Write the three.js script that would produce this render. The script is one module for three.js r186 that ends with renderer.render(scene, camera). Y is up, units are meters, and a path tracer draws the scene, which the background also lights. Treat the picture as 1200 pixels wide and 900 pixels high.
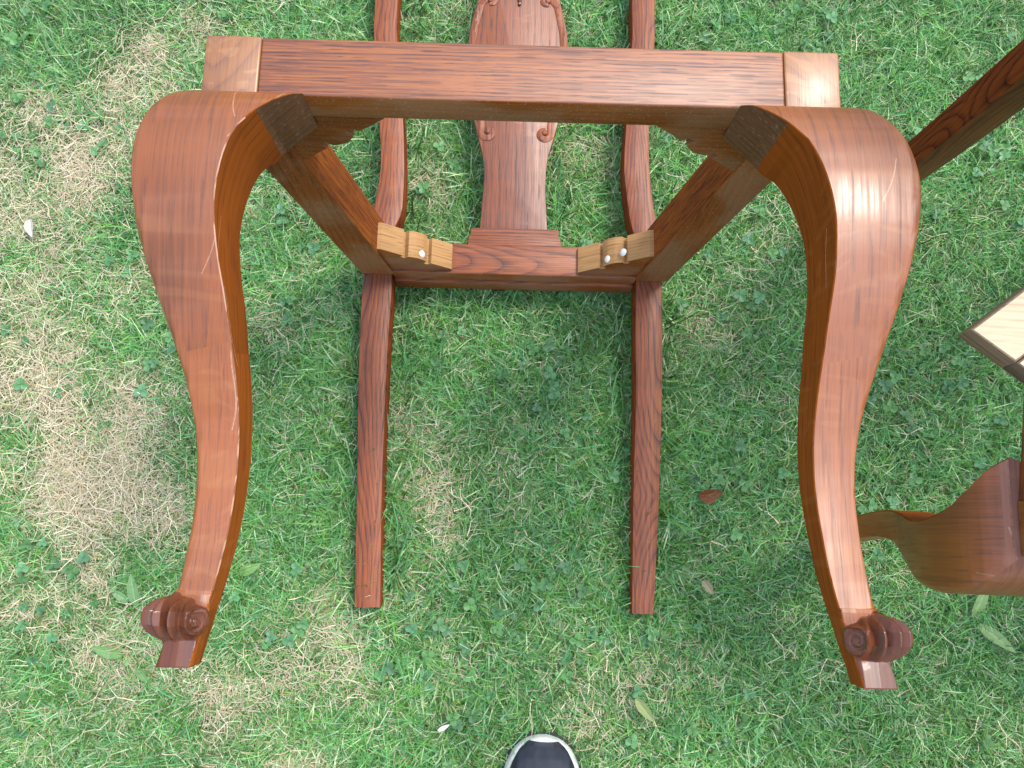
import * as THREE from 'three';
import { mergeGeometries, toCreasedNormals } from 'three/addons/utils/BufferGeometryUtils.js';
import { MarchingCubes } from 'three/addons/objects/MarchingCubes.js';
import { RoundedBoxGeometry } from 'three/addons/geometries/RoundedBoxGeometry.js';

// ------------------------------------------------------------------ camera, sky, sun, exposure
const scene = new THREE.Scene();
const camera = new THREE.PerspectiveCamera(50.76, 4 / 3, 0.05, 400);
camera.position.set(-0.00717, 1.05087, -0.07677);
camera.up.set(-0.05303, 0.19128, -0.9801);
camera.lookAt(-0.00717, 1.05087 - 0.98148, -0.07677 - 0.19155);
camera.updateMatrixWorld();

{ // hazy bright sky, whitest round the veiled sun, blue overhead
  const w = 256, h = 128, d = new Float32Array(w * h * 4);
  const sun = new THREE.Vector3(0.48, 1, -0.33).normalize();
  for (let j = 0; j < h; j++) for (let i = 0; i < w; i++) {
    const el = ((j + 0.5) / h - 0.5) * Math.PI, az = ((i + 0.5) / w - 0.5) * 2 * Math.PI;
    const dir = new THREE.Vector3(Math.cos(el) * Math.cos(az), Math.sin(el), Math.cos(el) * Math.sin(az));
    const up = Math.max(0, dir.y), k = Math.pow(up, 0.6), glow = Math.pow(Math.max(0, dir.dot(sun)), 6.5);
    const b = 0.62 + 0.24 * k + 2.6 * glow;
    const o = (j * w + i) * 4;
    const blue = k * (1 - 0.8 * glow);
    d[o] = b * (1.0 - 0.34 * blue); d[o + 1] = b * (0.97 - 0.12 * blue); d[o + 2] = b * (0.90 + 0.36 * blue); d[o + 3] = 1;
  }
  const t = new THREE.DataTexture(d, w, h, THREE.RGBAFormat, THREE.FloatType);
  t.mapping = THREE.EquirectangularReflectionMapping; t.magFilter = THREE.LinearFilter; t.needsUpdate = true;
  scene.background = t; scene.environment = t;
}
const sunLight = new THREE.DirectionalLight(new THREE.Color(1, 0.94, 0.83), 2.0);
sunLight.position.set(2.7, 6, -2.6); sunLight.target.position.set(0, 0, -0.3);
sunLight.castShadow = true; sunLight.shadow.radius = 30; sunLight.shadow.mapSize.set(2048, 2048);
Object.assign(sunLight.shadow.camera, { left: -3, right: 3, top: 3, bottom: -3, near: 0.5, far: 20 });
scene.add(sunLight, sunLight.target);

const renderer = new THREE.WebGLRenderer({ antialias: true });
renderer.setSize(1024, 768);
renderer.toneMapping = THREE.LinearToneMapping;
renderer.toneMappingExposure = 1.32;
renderer.shadowMap.enabled = true;

// ------------------------------------------------------------------ helpers
function rng(seed) { let s = seed | 0; return () => { s = (s + 0x6d2b79f5) | 0; let t = Math.imul(s ^ (s >>> 15), 1 | s); t = (t + Math.imul(t ^ (t >>> 7), 61 | t)) ^ t; return ((t ^ (t >>> 14)) >>> 0) / 4294967296; }; }
function hash(x, y, s) { let h = Math.imul(x, 374761393) + Math.imul(y, 668265263) + Math.imul(s, 1442695041) | 0; h = Math.imul(h ^ (h >>> 13), 1274126177); return ((h ^ (h >>> 16)) >>> 0) / 4294967296; }
function noise(x, y, s = 0) { const xi = Math.floor(x), yi = Math.floor(y), fx = x - xi, fy = y - yi, u = fx * fx * (3 - 2 * fx), v = fy * fy * (3 - 2 * fy); const a = hash(xi, yi, s), b = hash(xi + 1, yi, s), c = hash(xi, yi + 1, s), d = hash(xi + 1, yi + 1, s); return a + (b - a) * u + (c - a) * v + (a - b - c + d) * u * v; }
function fbm(x, y, s = 0, o = 4) { let a = 0.5, r = 0, n = 0; for (let i = 0; i < o; i++) { r += a * noise(x, y, s + i * 17); n += a; a *= 0.5; x *= 2.03; y *= 2.03; } return r / n; }
const clamp = (x, a = 0, b = 1) => Math.min(b, Math.max(a, x));
const smooth = (a, b, x) => { const t = clamp((x - a) / (b - a)); return t * t * (3 - 2 * t); };
const mix = (a, b, t) => a.map((v, i) => v + (b[i] - v) * t);
const lerp = (a, b, t) => a + (b - a) * t;
const toS = (x) => Math.round(255 * (x <= 0.0031308 ? 12.92 * x : 1.055 * Math.pow(clamp(x), 1 / 2.4) - 0.055));
function table(list) { // piecewise smooth interpolation of [x, y] rows (Catmull-like monotone enough)
  const a = [...list].sort((p, q) => p[0] - q[0]);
  const m = a.map((p, i) => { const l = a[Math.max(0, i - 1)], r = a[Math.min(a.length - 1, i + 1)]; return (r[1] - l[1]) / (r[0] - l[0]); });
  return (x) => {
    if (x <= a[0][0]) return a[0][1]; if (x >= a[a.length - 1][0]) return a[a.length - 1][1];
    let i = 0; while (x > a[i + 1][0]) i++;
    const h = a[i + 1][0] - a[i][0], t = (x - a[i][0]) / h, t2 = t * t, t3 = t2 * t;
    return (2 * t3 - 3 * t2 + 1) * a[i][1] + (t3 - 2 * t2 + t) * h * m[i] + (-2 * t3 + 3 * t2) * a[i + 1][1] + (t3 - t2) * h * m[i + 1];
  };
}
const used = {};
function numbered(n) { const k = (used[n] = (used[n] ?? -1) + 1); return k ? `${n}_${String(k).padStart(3, '0')}` : n; }
function tag(o, label, category, group, kind) { o.userData.label = label; if (category) o.userData.category = category; if (group) o.userData.group = group; if (kind) o.userData.kind = kind; return o; }

function texture(size, fn, srgb = true, size2 = size) {
  const d = new Uint8Array(size * size2 * 4);
  for (let j = 0; j < size2; j++) for (let i = 0; i < size; i++) {
    const c = fn((i + 0.5) / size, (j + 0.5) / size2), o = (j * size + i) * 4;
    for (let k = 0; k < 3; k++) d[o + k] = srgb ? toS(c[k]) : Math.round(255 * clamp(c[k]));
    d[o + 3] = 255;
  }
  const t = new THREE.DataTexture(d, size, size2, THREE.RGBAFormat);
  t.wrapS = t.wrapT = THREE.MirroredRepeatWrapping; t.magFilter = THREE.LinearFilter; t.minFilter = THREE.LinearMipmapLinearFilter; t.generateMipmaps = true;
  if (srgb) t.colorSpace = THREE.SRGBColorSpace;
  t.needsUpdate = true; return t;
}

// ------------------------------------------------------------------ wood
const SHEET = 0.5;                                   // a wood texture covers 0.5 m x 0.5 m: u across the grain, v along it
function woodMaps(p) {
  const N = p.size ?? 1024, cells = new Float32Array(N * N * 2);
  const col = texture(N, (u, v) => {
    const t = u * SHEET, s = v * SHEET, sd = p.seed;
    const wob = (fbm(s * 6, t * 9, sd, 3) - 0.5) * p.wob + (fbm(s * 40, t * 60, sd + 5, 2) - 0.5) * 0.0016;
    let r;
    if (p.cathedral) { const per = 0.062, tt = ((t + per / 2) % per) - per / 2 + (fbm(s * 5, Math.floor((t + per / 2) / per) * 3.1, sd + 9, 2) - 0.5) * 0.03; const h = 0.012 + 0.03 * fbm(s * 3.2, Math.floor((t + per / 2) / per) * 7.7, sd + 3, 2) + s * 0.05; r = Math.sqrt(tt * tt * 1.3 + h * h) + wob; }
    else r = t * p.cut + s * (p.slope ?? 0) + wob;
    const f = ((r / p.ring) % 1 + 1) % 1;
    const early = Math.exp(-f * 4.2) + 0.25 * smooth(0.75, 1, f);
    const pore = smooth(0.56, 0.74, noise(t * 1500, s * 55, sd + 11)) * (0.35 + 0.65 * early) + 0.6 * smooth(0.66, 0.8, noise(t * 800, s * 28, sd + 12)) * (0.3 + 0.7 * early);
    const fibre = fbm(t * 900, s * 18, sd + 21, 3) - 0.5;
    const blot = fbm(t * 16, s * 7, sd + 31, 4) - 0.5;
    const fleck = p.ray ? smooth(0.68, 0.8, noise(t * 60 + s * 9, s * 210 + (fbm(t * 20, s * 12, sd + 8, 2)) * 9, sd + 41)) * smooth(0.45, 0.7, fbm(t * 12, s * 12, sd + 44, 2)) : 0;
    let k = clamp(p.base + early * p.ringAmt + fibre * p.fibre + blot * p.blotch, 0, 1);
    let c = mix(p.light, p.dark, k);
    c = mix(c, p.pore, clamp(pore * p.poreAmt));
    c = mix(c, p.rayCol ?? p.light, fleck * (p.ray ?? 0));
    if (p.extra) c = p.extra(c, t, s);
    const i = Math.floor(u * N), j = Math.floor(v * N);
    cells[(j * N + i) * 2] = clamp(pore * p.poreAmt * 0.8 + early * 0.15); cells[(j * N + i) * 2 + 1] = clamp(blot * 1.2 + fibre * 0.6 + 0.5);
    return c;
  });
  const rough = texture(N, (u, v) => { const o = (Math.floor(v * N) * N + Math.floor(u * N)) * 2; const g = p.rough + (cells[o + 1] - 0.5) * (p.roughVar ?? 0.22) + cells[o] * 0.2; return [g, g, g]; }, false);
  const bump = texture(N, (u, v) => { const o = (Math.floor(v * N) * N + Math.floor(u * N)) * 2; const g = 0.8 - cells[o] * 0.7 + (cells[o + 1] - 0.5) * 0.15; return [g, g, g]; }, false);
  return { col, rough, bump };
}
function woodMat(p) {
  const m = woodMaps(p);
  if (p.both) M[p.both] = new THREE.MeshPhysicalMaterial({ map: m.col, roughness: 0.85, bumpMap: m.bump, bumpScale: 0.0002, specularIntensity: 0.22 });   // the same timber, only oiled
  return new THREE.MeshPhysicalMaterial({ map: m.col, roughnessMap: m.rough, roughness: 1, bumpMap: m.bump, bumpScale: p.bump ?? 0.00025, clearcoat: p.coat ?? 0.75, clearcoatRoughness: p.coatRough ?? 0.40, ior: p.ior ?? (p.coat === 0 ? 1.5 : 1.68), specularIntensity: p.spec ?? 1 });
}
const M = {};
const red = { light: [0.36, 0.110, 0.022], dark: [0.12, 0.027, 0.008], pore: [0.045, 0.014, 0.010] };
M.rail = woodMat({ ...red, light: [0.335, 0.100, 0.018], dark: [0.085, 0.019, 0.013], pore: [0.045, 0.012, 0.014], seed: 3, both: 'railIn', ring: 0.0031, cut: 1, wob: 0.005, base: 0.10, ringAmt: 0.60, fibre: 1.1, blotch: 0.8, poreAmt: 0.9, rough: 0.46, ior: 1.55, coat: 0.55 });
M.flat = woodMat({ ...red, light: [0.29, 0.072, 0.014], dark: [0.060, 0.014, 0.009], seed: 11, cathedral: true, ring: 0.0034, wob: 0.006, base: 0.12, ringAmt: 0.75, fibre: 0.8, blotch: 0.7, poreAmt: 0.7, rough: 0.50, ior: 1.5, coat: 0.3, spec: 0.75, both: 'flatIn' });
// a few pale diagonal scuffs in the finish, and slow stain variation
const scuffs = Array.from({ length: 26 }, (_, k) => [hash(k, 1, 5) * SHEET, hash(k, 2, 5) * SHEET, (hash(k, 3, 5) - 0.3) * 1.6, 0.02 + 0.05 * hash(k, 4, 5), 0.0004 + 0.0005 * hash(k, 5, 5)]);
const scratched = (c, t, s) => {
  let m = 0; for (const [t0, s0, sl, len, w] of scuffs) { const ds = s - s0; if (ds < 0 || ds > len) continue; const d = Math.abs(t - t0 - sl * ds + 0.002 * Math.sin(ds * 90)); m = Math.max(m, (1 - smooth(w * 0.4, w, d)) * (0.4 + 0.6 * noise(s * 900, t * 300, 17))); }
  const band = smooth(0.62, 0.8, noise(s * 130 + 3 * fbm(t * 12, s * 6, 71, 2), t * 6, 72)) * smooth(0.4, 0.65, fbm(t * 9, s * 9, 73, 2));   // faint cross figure
  c = mix(c, [0.46, 0.20, 0.06], band * 0.12);
  return mix(c, [0.62, 0.42, 0.30], m * 0.6);
};
const legWood = (seed, light, both) => woodMat({ ...red, light, both, dark: [0.155, 0.038, 0.006], pore: [0.06, 0.018, 0.010], extra: scratched, seed, ring: 0.008, cut: 0.8, slope: 0.04, wob: 0.02, base: 0.16, ringAmt: 0.22, fibre: 0.75, blotch: 1.6, poreAmt: 0.5, rough: 0.46, ray: 0.10, rayCol: [0.50, 0.22, 0.07], coat: 0.5, coatRough: 0.42, roughVar: 0.5, ior: 1.62, bump: 0.00025 });
M.leg = legWood(23, [0.290, 0.073, 0.007], 'legIn'); M.legLow = legWood(29, [0.320, 0.083, 0.009], 'legLowIn');
M.splat = woodMat({ ...red, light: [0.265, 0.070, 0.014], dark: [0.085, 0.020, 0.010], seed: 37, ring: 0.006, cut: 0.6, wob: 0.012, base: 0.15, ringAmt: 0.45, fibre: 1.0, blotch: 1.0, poreAmt: 0.8, rough: 0.42, ray: 0.3, rayCol: [0.40, 0.15, 0.07], ior: 1.5, coat: 0.5 });
M.block = woodMat({ ...red, light: [0.39, 0.150, 0.026], seed: 41, ring: 0.012, cut: 0.5, slope: 0.5, wob: 0.03, base: 0.2, ringAmt: 0.3, fibre: 0.4, blotch: 0.7, poreAmt: 0.3, rough: 0.38, ray: 0.28, rayCol: [0.55, 0.27, 0.10] });
M.raw = woodMat({ light: [0.46, 0.25, 0.090], dark: [0.27, 0.125, 0.045], pore: [0.12, 0.05, 0.02], seed: 53, ring: 0.004, cut: 1, wob: 0.008, base: 0.15, ringAmt: 0.4, fibre: 0.7, blotch: 0.4, poreAmt: 0.5, rough: 0.75, coat: 0, size: 512 });
M.carve = woodMat({ light: [0.155, 0.038, 0.008], dark: [0.045, 0.012, 0.006], pore: [0.03, 0.01, 0.006], seed: 61, ring: 0.009, cut: 0.7, wob: 0.02, base: 0.35, ringAmt: 0.25, fibre: 0.4, blotch: 1.1, poreAmt: 0.3, rough: 0.34, coat: 0.4, coatRough: 0.16, ior: 1.5, size: 512 });
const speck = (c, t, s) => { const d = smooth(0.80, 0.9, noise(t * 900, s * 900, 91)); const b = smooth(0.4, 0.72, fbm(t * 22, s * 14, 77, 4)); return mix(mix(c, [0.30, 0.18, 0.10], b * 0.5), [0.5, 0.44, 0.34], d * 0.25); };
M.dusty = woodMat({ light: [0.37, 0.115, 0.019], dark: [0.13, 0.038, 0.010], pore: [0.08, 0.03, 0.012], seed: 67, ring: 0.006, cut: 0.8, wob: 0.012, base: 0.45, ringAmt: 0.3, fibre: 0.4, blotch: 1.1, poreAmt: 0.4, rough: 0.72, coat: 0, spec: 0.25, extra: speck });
M.dark = woodMat({ light: [0.22, 0.105, 0.045], dark: [0.085, 0.040, 0.020], pore: [0.03, 0.02, 0.02], seed: 71, ring: 0.006, cut: 0.8, wob: 0.012, base: 0.4, ringAmt: 0.2, fibre: 0.3, blotch: 0.6, poreAmt: 0.3, rough: 0.75, coat: 0, spec: 0.25, size: 512, extra: (c, t, s) => mix(c, [0.35, 0.31, 0.26], smooth(0.78, 0.9, noise(t * 900, s * 700, 93)) * 0.35) });
M.worn = woodMat({ light: [0.50, 0.27, 0.17], dark: [0.28, 0.09, 0.03], pore: [0.2, 0.08, 0.04], seed: 83, ring: 0.05, cut: 1, wob: 0.06, base: 0.1, ringAmt: 0.2, fibre: 0.6, blotch: 1.2, poreAmt: 0.3, rough: 0.5, coat: 0.2, size: 512, extra: (c, t, s) => mix(c, [0.22, 0.06, 0.012], smooth(0.42, 0.58, fbm(s * 70, t * 9, 14, 3))) });
M.pale = woodMat({ light: [0.68, 0.52, 0.34], dark: [0.46, 0.30, 0.15], pore: [0.3, 0.2, 0.12], seed: 97, ring: 0.006, cut: 1, wob: 0.01, base: 0.05, ringAmt: 0.28, fibre: 0.4, blotch: 0.4, poreAmt: 0.25, rough: 0.7, coat: 0, size: 512, extra: (c, t, s) => mix(c, [0.06, 0.045, 0.035], smooth(0.74, 0.86, fbm(t * 60, s * 25, 7, 3))) });
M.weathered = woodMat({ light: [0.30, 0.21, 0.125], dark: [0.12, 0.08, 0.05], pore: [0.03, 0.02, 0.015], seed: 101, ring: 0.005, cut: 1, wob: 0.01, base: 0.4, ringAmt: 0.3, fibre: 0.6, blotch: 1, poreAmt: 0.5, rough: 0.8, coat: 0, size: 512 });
M.screw = new THREE.MeshStandardMaterial({ color: new THREE.Color(0.85, 0.85, 0.84), roughness: 0.35, metalness: 0.35 });

// Turns a geometry into one with wood uv in metres (grain along `axis`) and one material group per entry of `mats`; pick(n, c) gives the group of a triangle.
let offset = 0;
function wooden(geo, axis, crease = 0.5, pick) {
  let g = geo.index ? geo.toNonIndexed() : geo.clone();
  g.deleteAttribute('uv');
  const P = g.attributes.position, n = P.count / 3, a = new THREE.Vector3(), b = new THREE.Vector3(), c = new THREE.Vector3();
  const tri = [];
  for (let i = 0; i < n; i++) {
    a.fromBufferAttribute(P, 3 * i); b.fromBufferAttribute(P, 3 * i + 1); c.fromBufferAttribute(P, 3 * i + 2);
    const mid = a.clone().add(b).add(c).divideScalar(3), nn = b.clone().sub(a).cross(c.clone().sub(a));
    if (nn.length() < 1e-14) continue;
    nn.normalize();
    tri.push([pick ? pick(nn, mid) : 0, i]);
  }
  tri.sort((p, q) => p[0] - q[0] || p[1] - q[1]);
  const pos = new Float32Array(tri.length * 9);
  tri.forEach(([, i], k) => { for (let q = 0; q < 9; q++) pos[k * 9 + q] = P.array[i * 9 + q]; });
  g = new THREE.BufferGeometry(); g.setAttribute('position', new THREE.BufferAttribute(pos, 3));
  g = toCreasedNormals(g, crease);
  const uv = new Float32Array(tri.length * 6), N = g.attributes.position;
  offset += 0.137; const ou = (offset * 1.7) % 1, ov = (offset * 2.3) % 1, A = 'xyz'.indexOf(axis);
  for (let k = 0; k < tri.length; k++) {
    a.fromBufferAttribute(N, 3 * k); b.fromBufferAttribute(N, 3 * k + 1); c.fromBufferAttribute(N, 3 * k + 2);
    const nn = b.clone().sub(a).cross(c.clone().sub(a)).toArray().map(Math.abs);
    const [c1, c2] = [0, 1, 2].filter((q) => q !== A);
    const endGrain = nn[A] > 1.6 * Math.max(nn[c1], nn[c2]), across = nn[c1] > nn[c2] ? c2 : c1, side = nn[c1] > nn[c2] ? 0.37 : 0;
    [a, b, c].forEach((v, q) => { const w = v.toArray(); uv[k * 6 + q * 2] = w[endGrain ? c1 : across] / SHEET + ou + side; uv[k * 6 + q * 2 + 1] = (endGrain ? w[c2] * 0.6 : w[A]) / SHEET + ov; });
  }
  g.setAttribute('uv', new THREE.BufferAttribute(uv, 2));
  if (pick) { let s = 0; for (let k = 1; k <= tri.length; k++) if (k === tri.length || tri[k][0] !== tri[s][0]) { g.addGroup(s * 3, (k - s) * 3, tri[s][0]); s = k; } }
  return g;
}
function part(name, geo, mat, parent) { const m = new THREE.Mesh(geo, mat); m.name = name; m.castShadow = m.receiveShadow = true; parent.add(m); return m; }
// rings of equal length -> a closed skin with flat caps
function skin(rings) {
  const n = rings[0].length, p = [], push = (...q) => q.forEach((v) => p.push(...v));
  for (let j = 0; j + 1 < rings.length; j++) for (let i = 0; i < n; i++) { const a = rings[j][i], b = rings[j][(i + 1) % n], c = rings[j + 1][(i + 1) % n], d = rings[j + 1][i]; push(a, b, c, a, c, d); }
  for (const [r, flip] of [[rings[0], true], [rings[rings.length - 1], false]]) { const m = [0, 1, 2].map((k) => r.reduce((s, v) => s + v[k], 0) / n); for (let i = 0; i < n; i++) flip ? push(m, r[(i + 1) % n], r[i]) : push(m, r[i], r[(i + 1) % n]); }
  const g = new THREE.BufferGeometry(); g.setAttribute('position', new THREE.Float32BufferAttribute(p, 3)); return g;
}
// extrude a polygon given in (x, z) from y0 to y1, with a small chamfer
function prism(poly, y0, y1, bevel = 0.0012) {
  const s = new THREE.Shape(poly.map(([x, z]) => new THREE.Vector2(x, -z)));
  const g = new THREE.ExtrudeGeometry(s, { depth: y1 - y0 - 2 * bevel, bevelEnabled: true, bevelThickness: bevel, bevelSize: bevel, bevelOffset: -bevel, bevelSegments: 2, curveSegments: 8 });
  g.rotateX(-Math.PI / 2); g.translate(0, y0 + bevel, 0); return g;
}
// extrude a polygon given in (x, y) from z0 to z1
function plate(poly, z0, z1, bevel = 0.0012) {
  const s = new THREE.Shape(poly.map(([x, y]) => new THREE.Vector2(x, y)));
  const g = new THREE.ExtrudeGeometry(s, { depth: z1 - z0 - 2 * bevel, bevelEnabled: true, bevelThickness: bevel, bevelSize: bevel, bevelOffset: -bevel, bevelSegments: 2 });
  g.translate(0, 0, z0 + bevel); return g;
}
function block(x0, x1, y0, y1, z0, z1, r = 0.0014) { const g = new RoundedBoxGeometry(x1 - x0, y1 - y0, z1 - z0, 2, r); g.translate((x0 + x1) / 2, (y0 + y1) / 2, (z0 + z1) / 2); return g; }
const down = (n) => (n.y < -0.6 ? 1 : 0);

// ------------------------------------------------------------------ the ground
const drySpots = [[-0.72, -0.40, 0.24, 0.9], [-0.64, -0.18, 0.20, 0.75], [-0.52, -0.05, 0.17, 0.6], [-0.60, -0.64, 0.20, 0.75], [-0.42, -0.5, 0.09, 0.6], [-0.20, 0.02, 0.11, 0.55], [-0.44, 0.1, 0.1, 0.7], [-0.02, 0.04, 0.10, 0.6], [0.1, 0.08, 0.10, 0.55], [-0.3, -0.2, 0.1, 0.4], [0.12, -0.62, 0.07, 0.45], [0.2, -0.36, 0.05, 0.5], [-0.6, 0.08, 0.1, 0.4], [-0.08, -0.12, 0.09, 0.3], [-0.3, 0.14, 0.12, 0.5], [0.35, 0.1, 0.1, 0.25]];
function dryness(x, z) {
  let d = 0; for (const [cx, cz, r, a] of drySpots) { const q = ((x - cx) ** 2 + (z - cz) ** 2) / (r * r); d += a * Math.exp(-q * 1.3); }
  d = d * 0.52 - 0.02 + (fbm(x * 9 + 20, z * 9 + 40, 5, 3) - 0.54) * 0.8 + (fbm(x * 24, z * 24, 6, 3) - 0.5) * 1.1 - 0.08 * smooth(0.1, 0.8, x);
  return clamp(d);
}
{
  const soil = texture(1024, (u, v) => {
    const a = fbm(u * 90, v * 90, 1, 4), b = noise(u * 500, v * 130, 2), c = noise(u * 130, v * 500, 3), g = fbm(u * 14, v * 14, 4, 3);
    let k = mix([0.035, 0.034, 0.015], [0.17, 0.145, 0.075], a);
    k = mix(k, [0.34, 0.28, 0.15], smooth(0.72, 0.9, Math.max(b, c)) * 0.7);
    return mix(k, [0.05, 0.10, 0.03], smooth(0.4, 0.7, g) * 0.6);
  });
  soil.wrapS = soil.wrapT = THREE.RepeatWrapping;
  const bump = texture(512, (u, v) => { const a = fbm(u * 60, v * 60, 8, 4); return [a, a, a]; }, false); bump.wrapS = bump.wrapT = THREE.RepeatWrapping;
  const g = new THREE.PlaneGeometry(240, 240, 2, 2); g.rotateX(-Math.PI / 2);
  const uv = g.attributes.uv; for (let i = 0; i < uv.count; i++) uv.setXY(i, uv.getX(i) * 300, uv.getY(i) * 300);
  const m = new THREE.Mesh(g, new THREE.MeshStandardMaterial({ map: soil, bumpMap: bump, bumpScale: 0.004, roughness: 1 }));
  m.name = 'ground'; m.receiveShadow = true; m.userData.kind = 'structure'; tag(m, 'lawn soil and thatch under the grass'); scene.add(m);
}

// ------------------------------------------------------------------ grass
function bladeStrip(out, rand, o) { // o: base [x, z], azimuth, length, width, tilt0, bend, colours base and tip
  const seg = o.seg ?? 4; let x = o.base[0], z = o.base[1], y = o.y ?? 0, tilt = o.tilt0, az = o.az; const rows = [];
  for (let i = 0; i <= seg; i++) {
    const t = i / seg, w = o.width * (o.flat ? 1 - 0.5 * t * t : (t < 0.15 ? 0.75 : 1) * Math.pow(1 - t, 0.55) + 0.04) * 0.5, rx = Math.cos(az + Math.PI / 2), rz = Math.sin(az + Math.PI / 2), tw = o.twist * t;
    rows.push([[x + rx * w * Math.cos(tw), y + w * Math.sin(tw), z + rz * w * Math.cos(tw)], [x - rx * w * Math.cos(tw), y - w * Math.sin(tw), z - rz * w * Math.cos(tw)], mix(o.c0, o.c1, smooth(0, 0.6, t))]);
    const st = o.length / seg; x += Math.cos(az) * Math.sin(tilt) * st; z += Math.sin(az) * Math.sin(tilt) * st; y = Math.max(y + Math.cos(tilt) * st, 0.0015 + 0.002 * rand()); tilt += o.bend / seg; az += o.curl / seg;
  }
  for (let i = 0; i < seg; i++) { const [a, b, c] = rows[i], [d, e, f] = rows[i + 1]; out.p.push(...a, ...d, ...b, ...b, ...d, ...e); out.c.push(...c, ...f, ...c, ...c, ...f, ...f); }
}
function strips(make) { const out = { p: [], c: [] }; make(out); const g = new THREE.BufferGeometry(); g.setAttribute('position', new THREE.Float32BufferAttribute(out.p, 3)); g.setAttribute('color', new THREE.Float32BufferAttribute(out.c, 3)); g.computeVertexNormals(); return g; }
function instanced(name, geo, mat, list, label) {
  const m = new THREE.InstancedMesh(geo, mat, list.length); m.name = name; const q = new THREE.Object3D(); q.rotation.order = 'YXZ';
  list.forEach((e, i) => { q.position.set(e.x, e.y ?? 0, e.z); q.rotation.set(e.tx ?? 0, e.yaw, e.tz ?? 0); q.scale.set(e.s, e.s * (e.sy ?? 1), e.s); q.updateMatrix(); m.setMatrixAt(i, q.matrix); m.setColorAt(i, e.c); });
  m.castShadow = m.receiveShadow = true; tag(m, label, 'grass', null, 'stuff'); scene.add(m); return m;
}
const leafMat = (rough, tr = 0.25) => new THREE.MeshPhysicalMaterial({ vertexColors: true, side: THREE.DoubleSide, roughness: rough, transmission: tr, thickness: 0 });
const G = { deep: [0.048, 0.135, 0.018], mid: [0.165, 0.40, 0.078], blue: [0.140, 0.40, 0.135], lime: [0.40, 0.55, 0.09], pale: [0.54, 0.70, 0.38], straw: [0.72, 0.64, 0.46], tan: [0.46, 0.37, 0.21] };
const inCore = (x, z) => x > -0.98 && x < 0.95 && z > -1.1 && z < 0.42;
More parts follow.
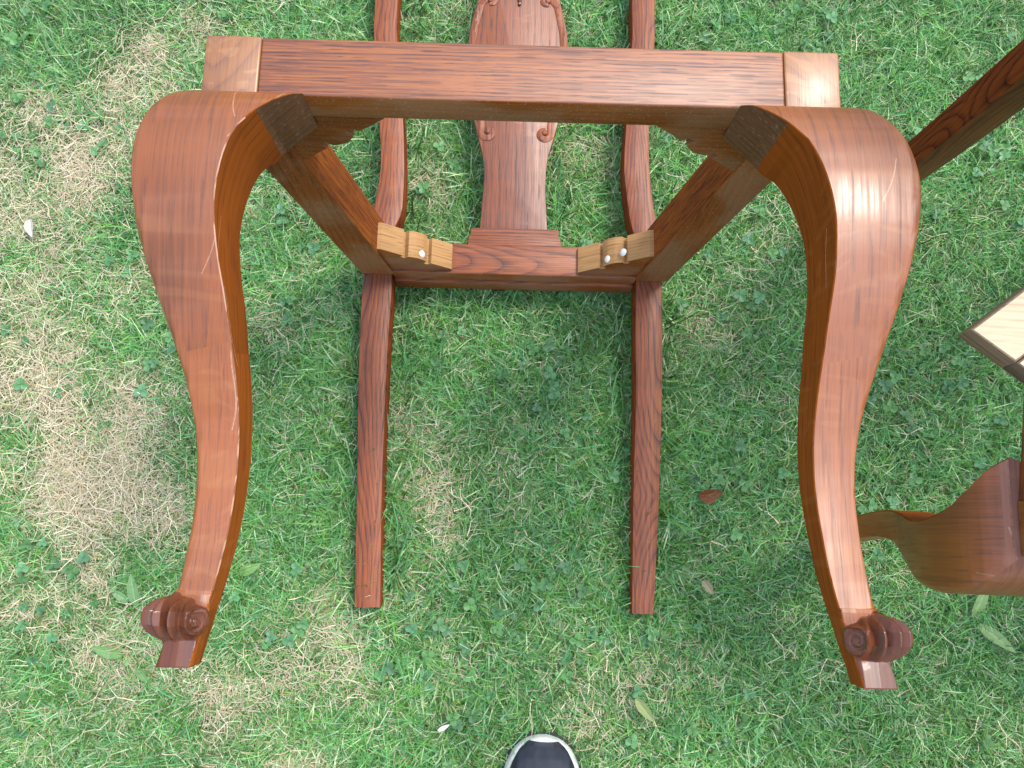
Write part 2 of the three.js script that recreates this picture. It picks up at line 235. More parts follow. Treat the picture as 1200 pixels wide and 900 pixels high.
{
  const r = rng(7);
  const tuft = (seed, n, lo, hi) => strips((out) => { const q = rng(seed); for (let i = 0; i < n; i++) {
    const a = q() * 6.283, d = 0.013 * Math.sqrt(q()), k = q(), c1 = k < 0.34 ? G.mid : k < 0.62 ? G.blue : k < 0.76 ? G.deep : k < 0.84 ? G.lime : k < 0.98 ? G.pale : G.straw;
    const c0 = mix(c1, q() < 0.4 ? G.straw : G.deep, 0.55), v = 0.75 + q() * 0.5;
    bladeStrip(out, q, { base: [Math.cos(a) * d, Math.sin(a) * d], az: q() * 6.283, length: lerp(lo, hi, q() * q() * 0.6 + q() * 0.4) * (q() < 0.1 ? 1.5 : 1), width: lerp(0.0012, 0.0030, q() * q()), tilt0: lerp(0.35, 1.3, q()), bend: lerp(0.1, 1.0, q()), curl: (q() - 0.5) * 0.9, twist: (q() - 0.5) * 1.6, c0: c0.map((x) => x * v), c1: c1.map((x) => x * v) });
  } });
  const hay = (seed, n) => strips((out) => { const q = rng(seed); for (let i = 0; i < n; i++) {
    const a = q() * 6.283, d = 0.022 * Math.sqrt(q()), k = q(), c = mix(k < 0.6 ? G.straw : k < 0.85 ? G.tan : [0.74, 0.66, 0.48], G.tan, q() * 0.4), v = 0.7 + q() * 0.5;
    bladeStrip(out, q, { base: [Math.cos(a) * d, Math.sin(a) * d], y: 0.002 + q() * 0.014, az: q() * 6.283, length: lerp(0.007, 0.022, q() * q()), width: lerp(0.0004, 0.0010, q()), tilt0: lerp(1.1, 1.75, q()), bend: (q() - 0.4) * 0.8, curl: (q() - 0.5) * 2.2, twist: (q() - 0.5), flat: true, c0: c.map((x) => x * v), c1: c.map((x) => x * v) });
  } });
  const lists = [[], [], []], hays = [[], []];
  const add = (x, z) => {
    const d = dryness(x, z), p = 1 - 0.5 * smooth(0.2, 0.9, d);
    if (r() < p) { const s = lerp(0.7, 1.25, r()) * (1 - 0.3 * d), v = (0.75 + 0.5 * r()) * (0.85 + 0.5 * fbm(x * 12, z * 12, 31, 2)); lists[Math.floor(r() * 3)].push({ x, z, s, sy: 0.8 + 0.3 * r() - 0.25 * d, yaw: r() * 6.283, tx: (r() - 0.5) * 0.5, tz: (r() - 0.5) * 0.5, c: new THREE.Color().setRGB(v * (1 + 0.5 * d * r()), v, v * (0.95 + 0.15 * r())) }); }
    if (r() < 0.08 + 0.60 * smooth(0.15, 0.8, d)) { const v = 0.8 + 0.4 * r(); hays[Math.floor(r() * 2)].push({ x: x + (r() - 0.5) * 0.01, z: z + (r() - 0.5) * 0.01, y: 0.004 * r() + 0.006 * d, s: lerp(0.8, 1.3, r()), yaw: r() * 6.283, tx: (r() - 0.5) * 0.3, tz: (r() - 0.5) * 0.3, c: new THREE.Color().setRGB(v, v * 0.98, v * 0.95) }); }
  };
  for (let i = 0; i < 72000; i++) add(lerp(-0.98, 0.95, r()), lerp(-1.1, 0.42, r()));
  for (let i = 0; i < 420; i++) { // longer blades left standing along the timbers that lie in the grass
    const u = r() < 0.55 ? r() * 0.38 : lerp(0.46, 0.95, r()), k = Math.floor(r() * (u > 0.46 ? 6 : 4)), ex = [-0.199, -0.142, 0.142, 0.196, -0.055, 0.052][k], x = ex + (r() - 0.5) * 0.012 + 0.0276 * -u, z = -u - 0.0276 * ex, v = 0.8 + 0.4 * r();
    lists[Math.floor(r() * 3)].push({ x, z, s: lerp(1.15, 1.55, r()), sy: 1.15, yaw: r() * 6.283, tx: (r() - 0.5) * 0.3, tz: (r() - 0.5) * 0.3, c: new THREE.Color().setRGB(v, v, v) });
  }
  for (let i = 0; i < 60000; i++) { const x = lerp(-2.6, 2.6, r()), z = lerp(-3.2, 1.8, r()); if (!inCore(x, z)) add(x, z); }
  const lawn = new THREE.Group(); lawn.name = 'grass'; tag(lawn, 'short mown lawn grass, green with straw coloured dry patches', 'grass', null, 'stuff'); scene.add(lawn);
  lists.forEach((l, i) => { const m = instanced('grass_tufts', tuft(100 + i, 13, 0.020, 0.062), leafMat(0.42), l, ''); m.userData = { kind: 'stuff' }; lawn.add(m); });
  hays.forEach((l, i) => { const m = instanced('dry_blades', hay(200 + i, 24), new THREE.MeshStandardMaterial({ vertexColors: true, side: THREE.DoubleSide, roughness: 0.8 }), l, ''); m.userData = { kind: 'stuff' }; lawn.add(m); });
}
function leafGeo(L, Wd, fold, droop, teeth = 0, seg = 10, across = 4, seed = 1) { // a leaf blade along +x with a midrib fold
  const p = [], c = [], q = rng(seed), rows = [];
  for (let i = 0; i <= seg; i++) {
    const t = i / seg, w = Wd * 0.5 * Math.pow(Math.sin(Math.PI * Math.pow(clamp(t * 0.96 + 0.02), 0.75)), 0.8) * (1 + teeth * (i % 2 ? 0.14 : -0.14)), row = [];
    for (let j = -across; j <= across; j++) { const s = j / across; row.push([t * L, Math.abs(s) * w * fold - droop * t * t * L + (q() - 0.5) * Wd * 0.03, s * w, j === 0 ? 1.35 : 1 - 0.12 * (j & 1)]); }
    rows.push(row);
  }
  for (let i = 0; i < seg; i++) for (let j = 0; j < 2 * across; j++) { const a = rows[i][j], b = rows[i + 1][j], d = rows[i + 1][j + 1], e = rows[i][j + 1]; for (const v of [a, e, b, b, e, d]) { p.push(v[0], v[1], v[2]); c.push(v[3], v[3], v[3]); } }
  const g = new THREE.BufferGeometry(); g.setAttribute('position', new THREE.Float32BufferAttribute(p, 3)); g.setAttribute('color', new THREE.Float32BufferAttribute(c, 3)); g.computeVertexNormals(); return g;
}
function cloverLeaf() { // one rounded leaflet, a little notched, folded along its midrib
  const p = [], c = [], L = 0.0078, rim = []; for (let k = 0; k <= 12; k++) { const a = -2.6 + 5.2 * k / 12, e = 1 - 0.14 * Math.exp(-a * a * 9); rim.push([L * (0.52 + 0.48 * Math.cos(a) * e), 0.0008 * Math.abs(Math.sin(a)) + 0.0006, L * 0.47 * Math.sin(a) * e]); }
  for (let k = 0; k < 12; k++) { p.push(0.0004, 0, 0, ...rim[k + 1], ...rim[k]); c.push(0.8, 0.85, 0.8, 1.1, 1.08, 1.1, 1.1, 1.08, 1.1); }
  const g = new THREE.BufferGeometry(); g.setAttribute('position', new THREE.Float32BufferAttribute(p, 3)); g.setAttribute('color', new THREE.Float32BufferAttribute(c, 3)); g.computeVertexNormals(); return g;
}
{ // clover scattered through the lawn
  const r = rng(19), gs = [];
  for (let k = 0; k < 3; k++) { const g = cloverLeaf(); g.rotateY(k * 2.094); g.translate(0, 0.022, 0); gs.push(g); }
  const stem = strips((o) => bladeStrip(o, r, { base: [0, 0], az: 0, length: 0.022, width: 0.001, tilt0: 0.0, bend: 0.1, curl: 0, twist: 0, flat: true, c0: [1, 1, 0.9], c1: [1, 1, 0.9] }));
  const geo = mergeGeometries([...gs, stem]), list = [];
  for (let i = 0; i < 16000 && list.length < 1900; i++) { const x = lerp(-0.95, 0.95, r()), z = lerp(-1.1, 0.4, r()); if (fbm(x * 7 + 3, z * 7 + 9, 61, 2) * 0.8 + 0.3 * fbm(x * 25, z * 25, 62, 2) < 0.575 || dryness(x, z) > 0.55) continue; const s = lerp(0.6, 1.25, r()), v = 0.7 + 0.6 * r(), b = r(); list.push({ x, z, s, y: -0.004 + 0.012 * r(), yaw: r() * 6.283, tx: (r() - 0.5) * 0.9, tz: (r() - 0.5) * 0.9, c: new THREE.Color().setRGB(0.105 * v, 0.27 * v, (0.07 + 0.05 * b) * v) }); }
  const m = instanced('clover', geo, leafMat(0.5), list, 'small three-leaved clover growing through the lawn grass'); m.userData.category = 'clover';
}

// ------------------------------------------------------------------ the dining chair: x across, y up, z to its front
const YF = 0.494, UR = 0.404, UT = 0.452, HW = 0.24;
function bracketPoly(A, B) { // a corner block: two legs along the rails and a stepped ogee free edge
  const p0 = [A, 0.005], p1 = [0.005, B], L = Math.hypot(p1[0] - p0[0], p1[1] - p0[1]), n = [(p1[1] - p0[1]) / L, -(p1[0] - p0[0]) / L], at = (t, o) => [lerp(p0[0], p1[0], t) + n[0] * o, lerp(p0[1], p1[1], t) + n[1] * o];
  const pts = [[0, 0], [A, 0], p0, at(0.3, 0.0), at(0.305, -0.0065), at(0.365, -0.0070)];
  for (let k = 0; k <= 8; k++) { const t = 0.37 + 0.26 * k / 8; pts.push(at(t, 0.0005 + 0.004 * Math.sin(Math.PI * k / 8))); }
  pts.push(at(0.635, -0.0070), at(0.695, -0.0065), at(0.7, 0.0), p1, [0, B]); return pts;
}
function legRings(o, i, sx) { // square section swept down a cabriole outline; returns rings and which quad of the ring is the inner front arris
  const us = []; for (let k = 0; k <= 14; k++) us.push(UR - 0.0003 - 0.034 * (1 - Math.cos(Math.PI / 2 * k / 14))); for (let k = 1; k <= 46; k++) us.push(lerp(0.3697, 0.0426, k / 46));
  return us.map((u) => {
    const a = i(u), b = o(u), ring = [], big = Math.min(0.0075, (b - a) * 0.16), c = 0.0008;
    const arc = (cx, cz, r, t0) => { for (let k = 0; k <= 4; k++) { const t = t0 + Math.PI / 2 * k / 4; ring.push([cx + r * Math.cos(t), cz + r * Math.sin(t)]); } };
    const e = Math.min(0.0022, (b - a) * 0.06); ring.push([b, b - big - e]);
    arc(b - big, b - big, big, 0); ring.push([b - big - e, b]);              // outer front arris
    ring.push([a + c, b], [a, b - c]);                                    // inner front arris
    const az = Math.max(a, -0.0475); ring.push([a, az + 2 * c], [a + 2 * c, az]);                            // inner back
    ring.push([b - 2 * c, a], [b, a + 2 * c]);                            // outer back
    return ring.map(([x, z]) => [sx * (HW + x), u, YF + z]);
  }).reverse();
}
const flipX = (rings, s) => (s < 0 ? rings : rings.map((r) => [...r].reverse()));
// the carved foot: leg tip, pad and a curled fist of knuckles with a spiral eye at its inner end, joined as one smooth surface
function foot(sx, o, i, top) {
  const N = 72, S = 0.037, cy = 0.024, m = (o(0.026) + i(0.026)) / 2, mc = new MarchingCubes(N, undefined, false, false, 120000);
  mc.isolation = 0; const H = N / 2, smin = (a, b, k) => { const h = clamp(0.5 + 0.5 * (b - a) / k); return lerp(b, a, h) - k * h * (1 - h); };
  const fingers = [-0.28, 0.10, 0.47, 0.86, 1.28, 1.74].map((a, k) => ({ s: Math.sin(a), c: Math.cos(a), r: [0.0150, 0.0178, 0.0196, 0.0205, 0.0190, 0.0150][k], v: [0.0112, 0.0136, 0.0150, 0.0146, 0.0134, 0.0108][k], w: [0.0040, 0.0044, 0.0049, 0.0050, 0.0048, 0.0045][k], y: 0.0238 + [0.0006, -0.0006, 0.0006, -0.0002, -0.0010, -0.0016][k] }));
  const eyeDir = [-0.80, 0.60], eyeAt = [-0.0050, 0.0165, 0.0232];
  const parts = (p, q, u) => { // p outward, q forward from the leg axis
    const hb = (o(u) - i(u)) / 2 - 0.002, c = (o(u) + i(u)) / 2 - m, dx = Math.abs(p - c) - hb, dz = Math.abs(q - c) - hb;
    let leg = Math.hypot(Math.max(dx, 0), Math.max(dz, 0)) + Math.min(Math.max(dx, dz), 0) - 0.002; leg = Math.max(leg, -0.0068 - u);
    let fist = 1;
    for (const f of fingers) {
      const R = 0.0115, x = p - 0.004 - f.s * R, z = q - f.c * R, rad = x * f.s + z * f.c, tan = x * f.c - z * f.s, y = u - f.y - 0.10 * rad;
      const k0 = Math.hypot(rad / f.r, tan / f.w, y / f.v), k1 = Math.hypot(rad / (f.r * f.r), tan / (f.w * f.w), y / (f.v * f.v));
      fist = smin(fist, k0 * (k0 - 1) / (k1 + 1e-6), 0.0007);
    }
    { // the eye of the scroll
      const x = p - eyeAt[0], z = q - eyeAt[1], y = u - eyeAt[2], h = x * eyeDir[0] + z * eyeDir[1], t = x * eyeDir[1] - z * eyeDir[0], r = Math.hypot(t, y), ang = Math.atan2(y, t);
      let e = Math.max(r - 0.0088, Math.abs(h) - 0.0045);
      const turn = ((r - 0.0016) / 0.0042 - ang / 6.28319) % 1, g = Math.abs(((turn + 1) % 1) - 0.5) * 0.0042;
      e = Math.max(e, -Math.max(0.0009 - g, Math.abs(h - 0.0047) - 0.0016, r - 0.0080, 0.0016 - r));
      fist = smin(fist, e, 0.0012);
    }
    return [leg, fist];
  };
  for (let z = 0; z < N; z++) for (let y = 0; y < N; y++) for (let x = 0; x < N; x++) {
    const p = (x - H) / H * S + 0.002, u = (y - H) / H * S + cy, q = (z - H) / H * S + 0.002, [l, f] = parts(p, q, u);
    mc.field[x + y * N + z * N * N] = -Math.max(smin(l, f, 0.0075), u - top);
  }
  mc.update();
  const n = mc.count, src = mc.positionArray, pos = new Float32Array(n * 3);
  for (let k = 0; k < n; k++) { pos[3 * k] = sx * (HW + m + src[3 * k] * S + 0.002); pos[3 * k + 1] = src[3 * k + 1] * S + cy; pos[3 * k + 2] = YF + m + src[3 * k + 2] * S + 0.002; }
  if (sx < 0) for (let k = 0; k < n; k += 3) for (let c = 0; c < 3; c++) { const t = pos[3 * k + 3 + c]; pos[3 * k + 3 + c] = pos[3 * k + 6 + c]; pos[3 * k + 6 + c] = t; }
  const g = new THREE.BufferGeometry(); g.setAttribute('position', new THREE.BufferAttribute(pos, 3));
  return wooden(g, 'y', 1.0, (nn, c) => { const [l, f] = parts(sx * c.x - HW - m, c.z - YF - m, c.y); return f < l + 0.0006 || (c.y < 0.013 && Math.min(sx * c.x - HW, c.z - YF) > i(c.y) + 0.0009) ? 1 : Math.min(sx * c.x - HW, c.z - YF) < i(c.y) + 0.0009 ? 2 : 0; });
}
function makeChair() {
  const t = new THREE.Group(); t.name = numbered('dining_chair'); scene.add(t);
  // front legs: outward and inward outlines measured from the outer face of the post, [height, offset]
  const oL = table([[0.4037, 0.004], [0.3975, 0.0135], [0.39, 0.0200], [0.375, 0.0272], [0.36, 0.0307], [0.344, 0.0322], [0.322, 0.0312], [0.293, 0.0268], [0.270, 0.0208], [0.237, 0.0103], [0.215, 0.0027], [0.187, -0.0062], [0.157, -0.0130], [0.128, -0.0164], [0.092, -0.0170], [0.063, -0.0150], [0.035, -0.0125], [0.012, -0.0115], [0.004, -0.0085], [-0.008, -0.0060]]);
  const oR = table([[0.4037, 0.004], [0.3975, 0.0150], [0.39, 0.0215], [0.375, 0.0295], [0.359, 0.0345], [0.335, 0.0378], [0.310, 0.0369], [0.281, 0.0324], [0.247, 0.0242], [0.219, 0.0159], [0.185, 0.0063], [0.156, 0.0002], [0.126, -0.0025], [0.097, -0.0020], [0.063, 0.0007], [0.036, 0.0040], [0.012, 0.006], [0.004, 0.0095], [-0.008, 0.0120]]);
  const iL = table([[0.4037, -0.077], [0.392, -0.0655], [0.38, -0.0530], [0.369, -0.0450], [0.36, -0.0390], [0.337, -0.0325], [0.306, -0.0293], [0.272, -0.0320], [0.244, -0.0365], [0.216, -0.0400], [0.187, -0.0436], [0.152, -0.0460], [0.116, -0.0460], [0.081, -0.0435], [0.052, -0.0395], [0.035, -0.0365], [0.0174, -0.0333], [-0.008, -0.0290]]);
  const iR = (u) => iL(u) + (oR(u) - oL(u)) * smooth(0.40, 0.25, u);
  for (const [s, o, i] of [[-1, oL, iL], [1, oR, iR]]) {
    const inner = (n, c) => {
      const off = Math.abs(c.x) - HW, a = i(c.y), b = o(c.y), front = c.z - YF - b;
      if (c.y > 0.3765 && off < a + 0.006 && s * n.x < -0.3 && front < -0.004) return 1;
      if (s < 0 && off < a + 0.0010 && front > -0.0011 && c.y < 0.37 && c.y > 0.035 && s * n.x < -0.2 && n.z > 0.2) return 2;
      return (c.y < 0.209 ? 3 : 0) + ((s * n.x < -0.5 || n.z < -0.5) ? (c.y < 0.209 ? 2 : 4) : 0);
    };
    const leg = part('front_leg', wooden(skin(flipX(legRings(o, i, s), s)), 'y', 0.6, inner), [M.leg, M.dark, M.worn, M.legLow, M.legIn, M.legLowIn], t);
    offset -= 0.137;
    part('scroll_toe', foot(s, o, i, 0.0430), [M.legLow, M.carve, M.legLowIn], leg);
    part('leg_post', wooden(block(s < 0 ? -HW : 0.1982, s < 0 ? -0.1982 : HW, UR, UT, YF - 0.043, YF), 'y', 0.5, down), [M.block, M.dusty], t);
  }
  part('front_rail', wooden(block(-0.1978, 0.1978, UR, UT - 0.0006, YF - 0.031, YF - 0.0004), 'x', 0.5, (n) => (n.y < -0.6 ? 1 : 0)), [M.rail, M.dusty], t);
  for (const s of [-1, 1]) {
    const poly = [[s * (HW - 0.001), YF - 0.0434], [s * 0.1925, 0.0715], [s * 0.1510, 0.0715], [s * 0.1985, YF - 0.0434]];
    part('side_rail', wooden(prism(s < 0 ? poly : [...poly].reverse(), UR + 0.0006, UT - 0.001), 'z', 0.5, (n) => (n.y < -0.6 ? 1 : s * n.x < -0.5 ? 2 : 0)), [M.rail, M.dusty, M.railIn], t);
    // corner blocks
    const fp = bracketPoly(0.094, 0.080).map(([a, b]) => [s * (0.2030 - a - b * 0.125), YF - 0.0314 - b]);
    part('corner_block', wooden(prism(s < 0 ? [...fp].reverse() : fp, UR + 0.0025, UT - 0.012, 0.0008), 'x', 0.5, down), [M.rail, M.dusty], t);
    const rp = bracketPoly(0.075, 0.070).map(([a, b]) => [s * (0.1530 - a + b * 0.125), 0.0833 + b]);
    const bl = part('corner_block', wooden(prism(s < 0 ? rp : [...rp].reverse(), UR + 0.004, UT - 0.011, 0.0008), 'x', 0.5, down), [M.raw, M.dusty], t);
    bl.userData.label = 'pale unstained corner block with screws';
    const mid = [s * (0.1530 - 0.0365), 0.0833 + 0.0385], nrm = new THREE.Vector3(-s, 0, 1).normalize();
    const spots = s < 0 ? [[-0.004, 0.4155]] : [[-0.005, 0.4155], [0.018, 0.4185]];
    for (const [along, u] of spots) {
      const g = new THREE.SphereGeometry(0.0054, 18, 8, 0, 6.2832, 0, 1.1); g.scale(1, 0.6, 1); g.translate(0, 0.0004, 0); g.applyQuaternion(new THREE.Quaternion().setFromUnitVectors(new THREE.Vector3(0, 1, 0), nrm));
      g.translate(mid[0] + s * along * 0.7071 + nrm.x * 0.0002, u, mid[1] + along * 0.7071 + nrm.z * 0.0002);
      part('screw', g, M.screw, bl);
    }
  }
  // rear rail in two layers, and the shoe that carries the splat
  part('rear_rail', wooden(mergeGeometries([block(-0.1535, 0.1525, UR + 0.0005, 0.4435, 0.058, 0.083).toNonIndexed(), block(-0.1535, 0.1525, UR - 0.003, 0.452, 0.030, 0.0572).toNonIndexed()].map((g) => { g.clearGroups(); return g; })), 'x', 0.5, down), [M.flat, M.dusty], t);
  part('splat_shoe', wooden(plate([[-0.0600, 0.4437], [0.0580, 0.4437], [0.0580, 0.4490], [0.0570, 0.4495], [0.0565, 0.4560], [0.0545, 0.4565], [0.0540, 0.4665], [-0.0565, 0.4665], [-0.0570, 0.4565], [-0.0590, 0.4560], [-0.0595, 0.4495], [-0.0600, 0.4490]], 0.0575, 0.0805), 'x'), M.flat, t);
  // back posts: rear leg and back stile in one curved timber, [height, inner x, outer x]
  const ff = table([[-0.004, 0.043], [0.13, 0.053], [0.27, 0.065], [0.404, 0.0712], [0.5, 0.0705], [0.65, 0.065], [0.8, 0.056], [0.97, 0.040]]);
  const rowsL = [[-0.004, -0.151, -0.1825], [0.13, -0.1548, -0.1858], [0.265, -0.1555, -0.1900], [0.334, -0.1550, -0.1913], [0.395, -0.1540, -0.1905], [0.430, -0.1575, -0.1880], [0.4555, -0.1602, -0.1855], [0.4626, -0.1565, -0.1850], [0.487, -0.1468, -0.1838], [0.51, -0.1453, -0.1808], [0.55, -0.1461, -0.1773], [0.622, -0.1519, -0.1835], [0.746, -0.1672, -0.1984], [0.80, -0.1690, -0.2003], [0.9, -0.170, -0.204], [0.97, -0.170, -0.206]];
  const rowsR = [[-0.004, 0.1515, 0.1782], [0.14, 0.1520, 0.1840], [0.27, 0.1540, 0.1866], [0.31, 0.1530, 0.1870], [0.40, 0.1530, 0.1866], [0.44, 0.1545, 0.1860], [0.461, 0.1525, 0.1845], [0.48, 0.1473, 0.1807], [0.52, 0.1420, 0.1755], [0.559, 0.1387, 0.1724], [0.623, 0.1423, 0.1728], [0.757, 0.1517, 0.1828], [0.81, 0.1520, 0.1836], [0.9, 0.158, 0.190], [0.97, 0.162, 0.198]];
  for (const rows of [rowsL, rowsR]) {
    const xi = table(rows.map((r) => [r[0], r[1]])), xo = table(rows.map((r) => [r[0], r[2]])), rings = [];
    for (let k = 0; k <= 90; k++) {
      const u = lerp(-0.004, 0.97, k / 90), z1 = ff(u), z0 = z1 - 0.036, c = 0.0016, lo = Math.min(xi(u), xo(u)), hi = Math.max(xi(u), xo(u));
      rings.push([[hi, u, z1 - c], [hi - c * 0.3, u, z1 - c * 0.3], [hi - c, u, z1], [lo + c, u, z1], [lo + c * 0.3, u, z1 - c * 0.3], [lo, u, z1 - c], [lo, u, z0 + c], [lo + c, u, z0], [hi - c, u, z0], [hi, u, z0 + c]].reverse());
    }
    part('back_post', wooden(skin(rings), 'y', 0.5, (n) => (n.z > 0.6 ? 0 : 1)), [M.flat, M.flatIn], t);
  }
  // splat with applied edge moulding ending in scrolls, and a carved drop
  const hw = table([[0.466, 0.0435], [0.494, 0.0420], [0.5385, 0.0402], [0.570, 0.0426], [0.600, 0.0502], [0.624, 0.0560], [0.66, 0.0628], [0.70, 0.0665], [0.745, 0.0660], [0.775, 0.0610], [0.803, 0.0545], [0.835, 0.0470], [0.87, 0.0450], [0.91, 0.0500]]);
  const sc = -0.0028, side = []; for (let k = 0; k <= 60; k++) side.push(lerp(0.4667, 0.905, k / 60));
  const sp = part('splat', wooden(plate([...side.map((u) => [sc + hw(u), u]), ...[...side].reverse().map((u) => [sc - hw(u), u])], 0.055, 0.0665, 0.0015), 'y'), M.splat, t);
  for (const s of [-1, 1]) {
    const pts = []; const spiral = (cx, cy, r, dir, a0, flip) => { const q = []; for (let k = 0; k <= 22; k++) { const f = k / 22, a = a0 + dir * f * 4.9, rr = r * (1 - 0.62 * f); q.push([cx + s * rr * Math.cos(a), cy + rr * Math.sin(a)]); } return flip ? q.reverse() : q; };
    pts.push(...spiral(sc + s * 0.0385, 0.7975, 0.0085, 1, 0, true));
    for (let k = 1; k < 24; k++) { const u = lerp(0.7985, 0.610, k / 24); pts.push([sc + s * (hw(u) - 0.0058 - 0.0035 * smooth(0.64, 0.61, u)), u]); }
    pts.push(...spiral(sc + s * 0.0372, 0.6040, 0.0090, -1, 0, false));
    const curve = new THREE.CatmullRomCurve3(pts.map(([x, y]) => new THREE.Vector3(x, y, 0))), g = new THREE.TubeGeometry(curve, 150, 0.0046, 10, false);
    g.scale(1, 1, 0.5); g.translate(0, 0, 0.0668);
    const b = new THREE.SphereGeometry(0.0042, 14, 8); b.translate(sc + s * 0.0378, 0.6050, 0.0672); const b2 = b.clone(); b2.translate(s * 0.0007, 0.1925, 0);
    part('scroll_moulding', wooden(mergeGeometries([g, b, b2]), 'y', 0.8), M.flat, sp);
  }
  { const gs = []; for (const [dy, r, sy] of [[0.793, 0.0024, 1.3], [0.799, 0.0030, 1.2], [0.806, 0.0036, 1.3], [0.816, 0.005, 1.5]]) { const g = new THREE.SphereGeometry(r, 12, 8); g.scale(1, sy, 0.9); g.translate(sc + 0.0005, dy, 0.068); gs.push(g); } part('carved_drop', wooden(mergeGeometries(gs), 'y', 0.8), M.carve, sp); }
  // crest rail
  { const top = [], bot = []; for (let k = 0; k <= 30; k++) { const f = k / 30, x = lerp(-0.208, 0.2, f), w = Math.sin(Math.PI * f); top.push([x, 0.975 + 0.022 * w * w + 0.008 * Math.cos(6.283 * 2 * f)]); bot.push([x, 0.930 - 0.025 * Math.pow(w, 4)]); }
    const g = plate([...bot, ...top.reverse()], 0.043, 0.066, 0.003); g.translate(0, 0, -0.004); part('crest_rail', wooden(g, 'x'), M.flat, t); }
  return t;
}
const chair = makeChair();
tag(chair, 'varnished oak dining chair lying on its back, seat frame open, front legs raised', 'chair', 'carved oak dining chairs on the lawn');
chair.rotation.order = 'YXZ'; chair.rotation.set(-(Math.PI / 2 - 0.0071), 0.0276, 0);
const chair2 = chair.clone(); chair2.name = numbered('dining_chair'); scene.add(chair2);
tag(chair2, 'oak dining chair standing upright at the right edge, only its side legs in view', 'chair', 'carved oak dining chairs on the lawn');
chair2.rotation.set(0, 0.012, 0); chair2.position.set(0.6265, 0.012, -0.583);

// ------------------------------------------------------------------ bare drop-in seat frame lying askew on the upright chair
{
  const t = new THREE.Group(); t.name = 'seat_frame'; scene.add(t); t.position.set(0.3235, 0.4655, -0.2455);
  tag(t, 'bare pale wooden drop-in seat frame lying askew on the upright chair', 'seat frame');
  const a = new THREE.Vector2(0.05, -0.04).normalize(), b = new THREE.Vector2(0.046, 0.0335).normalize(), P = (p, q) => [a.x * p + b.x * q, a.y * p + b.y * q], LA = 0.40, LB = 0.36, w = 0.039, g = 0.0004;
  const quads = [[[0, 0], [LA, 0], [LA, w], [0, w]], [[0, w + g], [w, w + g], [w, LB - w - g], [0, LB - w - g]], [[LA - w, w + g], [LA, w + g], [LA, LB - w - g], [LA - w, LB - w - g]], [[0, LB - w], [LA, LB - w], [LA, LB], [0, LB]]];
  for (const q of quads) { const pl = q.map(([u, v]) => P(u, v)); const geo = prism([...pl].reverse(), 0, 0.019, 0.0018); part('frame_rail', wooden(geo, 'x', 0.4, (n) => (n.y > 0.93 ? 0 : 1)), [M.pale, M.weathered], t); }
}

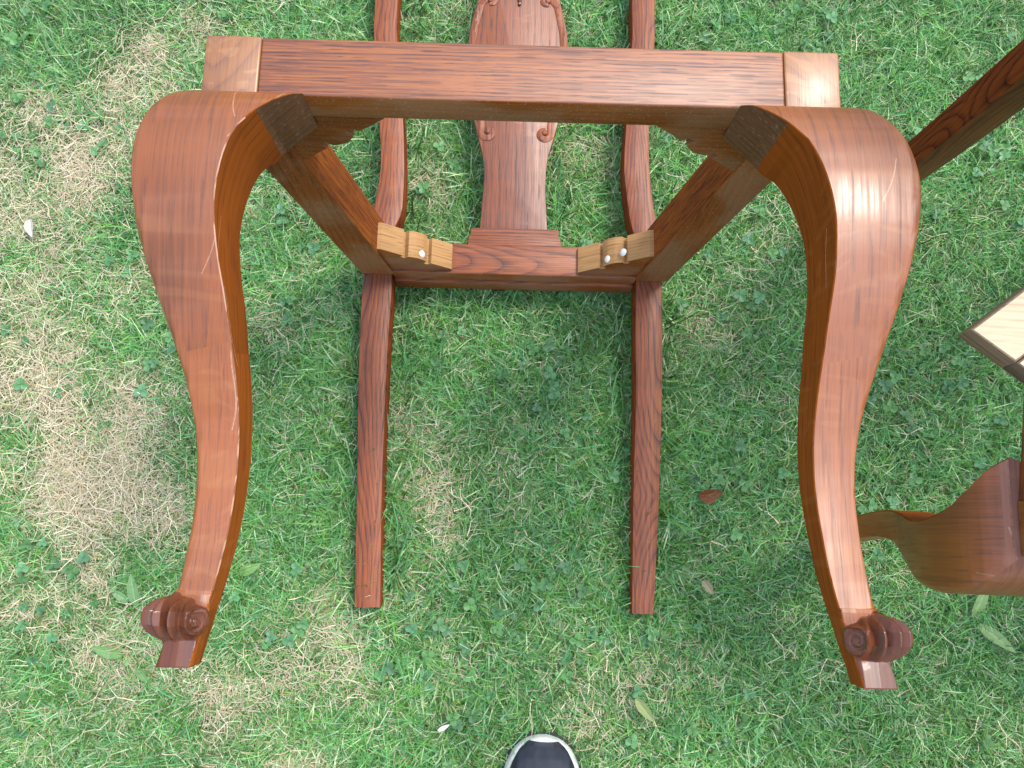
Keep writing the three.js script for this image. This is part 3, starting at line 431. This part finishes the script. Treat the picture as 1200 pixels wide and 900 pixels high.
// ------------------------------------------------------------------ the photographer's shoe
{
  const t = new THREE.Group(); t.name = 'shoe'; scene.add(t); t.position.set(0.0525, 0.012, 0.1445);
  tag(t, 'navy canvas shoe with white rubber rim, toe at the bottom of the lawn', 'shoe');
  const halfW = table([[0, 0.004], [0.003, 0.017], [0.008, 0.0262], [0.018, 0.0360], [0.04, 0.0455], [0.075, 0.0505], [0.12, 0.046], [0.17, 0.038], [0.22, 0.036], [0.26, 0.030], [0.276, 0.017], [0.281, 0.004]]);
  const ring = (y, inset, lift = 0) => { const r = []; const zs = []; for (let k = 0; k <= 40; k++) zs.push(0.281 * (0.5 - 0.5 * Math.cos(Math.PI * k / 40))); const f = (z, s) => { const zz = lerp(inset, 0.281 - inset, z / 0.281); return [s * Math.max(0.0005, halfW(z) - inset * clamp(halfW(z) / 0.02)), y + lift * (1 - smooth(0, 0.06, z)), zz]; }; for (const z of zs) r.push(f(z, 1)); for (const z of [...zs].reverse().slice(1, -1)) r.push(f(z, -1)); return r.reverse(); };
  const solid = (rings, crease) => toCreasedNormals(skin(rings), crease);
  const canvas = texture(512, (u, v) => { const w = 0.5 + 0.5 * Math.sin(u * 900) * Math.sin(v * 900), n = fbm(u * 20, v * 20, 3, 3); return mix([0.008, 0.010, 0.018], [0.028, 0.033, 0.052], 0.25 * w + 0.7 * n); });
  const rub = texture(256, (u, v) => { const n = fbm(u * 14, v * 14, 9, 4); return mix([0.80, 0.80, 0.77], [0.55, 0.53, 0.46], smooth(0.55, 0.85, n)); });
  part('outsole', solid([ring(0, 0.001, 0.005), ring(0.0035, -0.0012, 0.004), ring(0.007, -0.0012, 0.003), ring(0.0085, 0.0002, 0.003)], 0.5), new THREE.MeshStandardMaterial({ color: new THREE.Color(0.03, 0.032, 0.04), roughness: 0.8 }), t);
  part('rubber_rim', solid([ring(0.0086, 0.0010, 0.003), ring(0.012, 0.0006, 0.002), ring(0.020, 0.0016), ring(0.0255, 0.0034), ring(0.0285, 0.0055), ring(0.029, 0.0075)], 0.6), new THREE.MeshPhysicalMaterial({ map: rub, roughness: 0.45 }), t);
  // upper: cross sections along the foot
  const rows = [], top = table([[0.008, 0.030], [0.02, 0.040], [0.04, 0.050], [0.07, 0.058], [0.10, 0.068], [0.125, 0.082]]);
  for (let k = 0; k <= 44; k++) {
    const z = lerp(0.0062, 0.275, Math.pow(k / 44, 1.25)), w = Math.max(0.002, halfW(z) - 0.0060 * clamp(halfW(z) / 0.02)), open = smooth(0.118, 0.135, z), h = z < 0.125 ? top(z) : 0.078, r = [];
    for (let j = 0; j <= 28; j++) { const a = Math.PI * j / 28, ca = Math.cos(a), sa = Math.sin(a); const rim = open * smooth(0.72, 0.95, sa); r.push([w * Math.sign(ca) * Math.pow(Math.abs(ca), 0.8), 0.024 + (h - 0.024) * Math.pow(sa, 0.72) * (1 - rim * 0.75), z]); }
    r.push([-w * 0.9, 0.022, z], [w * 0.9, 0.022, z]); rows.push(r);
  }
  const up = solid(rows.map((r) => [...r].reverse()).map((r) => r.reverse()), 0.9), P = up.attributes.position, uv = new Float32Array(P.count * 2);
  for (let i = 0; i < P.count; i++) { uv[2 * i] = P.getX(i) * 6; uv[2 * i + 1] = P.getZ(i) * 6; } up.setAttribute('uv', new THREE.BufferAttribute(uv, 2));
  part('canvas_upper', up, new THREE.MeshPhysicalMaterial({ map: canvas, roughness: 0.62, side: THREE.DoubleSide, sheen: 0.3, sheenRoughness: 0.6 }), t);
  const rimUv = t.children[1].geometry, Q = rimUv.attributes.position, u2 = new Float32Array(Q.count * 2); for (let i = 0; i < Q.count; i++) { u2[2 * i] = Q.getX(i) * 8; u2[2 * i + 1] = Q.getZ(i) * 8; } rimUv.setAttribute('uv', new THREE.BufferAttribute(u2, 2));
  const st = new THREE.CatmullRomCurve3(Array.from({ length: 21 }, (_, k) => { const f = k / 20 * 2 - 1; return new THREE.Vector3(f * 0.033, 0.0565 - 0.030 * Math.pow(Math.abs(f), 3), 0.064 + 0.03 * f * f); }));
  part('toe_seam', new THREE.TubeGeometry(st, 40, 0.0008, 5), new THREE.MeshStandardMaterial({ color: new THREE.Color(0.05, 0.06, 0.1), roughness: 0.9 }), t);
}

// ------------------------------------------------------------------ fallen leaves, weeds and scraps
const plainLeaf = (rgb, rough = 0.55, tr = 0.25) => new THREE.MeshPhysicalMaterial({ color: new THREE.Color().setRGB(...rgb), vertexColors: true, roughness: rough, side: THREE.DoubleSide, transmission: tr, thickness: 0 });
function fallen(name, geo, mat, [x, y, z], [rx, ry, rz], label, cat, group) { const m = new THREE.Mesh(geo, mat); m.name = numbered(name); m.position.set(x, y, z); m.rotation.order = 'YXZ'; m.rotation.set(rx, ry, rz); m.castShadow = m.receiveShadow = true; tag(m, label, cat, group); scene.add(m); return m; }
const ctr = (g) => { g.computeBoundingBox(); const c = g.boundingBox.getCenter(new THREE.Vector3()); g.translate(-c.x, -c.y, -c.z); return g; };
fallen('fallen_leaf', ctr(leafGeo(0.030, 0.018, 1.1, 0.3, 0.5, 12, 4, 3)), plainLeaf([0.20, 0.060, 0.022], 0.6, 0.1), [0.248, 0.036, -0.148], [0.3, 0.15, 0.1], 'curled red-brown fallen leaf on the grass right of the back leg', 'leaf');
fallen('fallen_leaf', ctr(leafGeo(0.034, 0.012, 0.35, 0.1, 0, 12, 4, 5)), plainLeaf([0.27, 0.33, 0.11]), [0.171, 0.035, 0.111], [0.1, -0.85, 0.05], 'pale yellow-green fallen leaf on the grass near the shoe', 'leaf');
fallen('fallen_leaf', ctr(leafGeo(0.020, 0.011, 0.4, 0.2, 0, 10, 4, 7)), plainLeaf([0.33, 0.28, 0.15]), [0.245, 0.036, -0.035], [0.2, -0.9, 0.1], 'small tan dry leaf below the red-brown leaf', 'leaf');
fallen('feather', ctr(leafGeo(0.015, 0.005, 0.2, 0.05, 0.4, 12, 3, 9)), plainLeaf([0.75, 0.74, 0.72], 0.8, 0.1), [-0.066, 0.035, 0.142], [0.1, 0.5, 0], 'tiny white feather on the grass left of the shoe', 'feather');
fallen('paper_scrap', ctr(leafGeo(0.026, 0.014, 0.5, 0.15, 0.6, 8, 3, 11)), plainLeaf([0.52, 0.48, 0.40], 0.9, 0.05), [-0.654, 0.034, -0.451], [0.2, -1.25, 0.2], 'crumpled whitish scrap lying in the dry grass at the left', 'scrap');
function weed(x, z, leaves, rgb, label) {
  const t = new THREE.Group(); t.name = numbered('weed'); t.position.set(x, 0.010, z); scene.add(t); tag(t, label, 'weed', null); const m = plainLeaf(rgb, 0.5, 0.3);
  for (const [az, L, W, tilt, d] of leaves) { const g = leafGeo(L, W, 0.22, 0.12, 0.25, 14, 4, Math.round(L * 1e4)); g.rotateZ(tilt); g.translate(d ?? 0.004, 0.012, 0); g.rotateY(az); part('leaf', g, m, t); }
}
weed(-0.452, 0.085, [[2.9, 0.036, 0.014, 0.25, 0.010], [-0.75, 0.024, 0.010, 0.3, 0.014]], [0.19, 0.37, 0.11], 'broad-leaved weed in the grass left of the left raised foot, nearest it');
weed(-0.452, 0.025, [[1.75, 0.040, 0.014, 0.4, 0.002], [2.6, 0.026, 0.010, 0.3, 0.012]], [0.22, 0.40, 0.15], 'upright pale leaf pair in the grass just above the left raised foot');
weed(0.575, -0.012, [[-0.65, 0.050, 0.015, 0.3, 0.008], [1.25, 0.050, 0.014, 0.35, 0.002]], [0.30, 0.46, 0.16], 'pale long-leaved weed in the grass right of the right raised foot');
weed(-0.335, -0.02, [[0.4, 0.030, 0.013, 0.35, 0.004], [2.3, 0.022, 0.010, 0.35, 0.008]], [0.24, 0.42, 0.11], 'small bright weed right of the left front leg');

renderer.render(scene, camera);
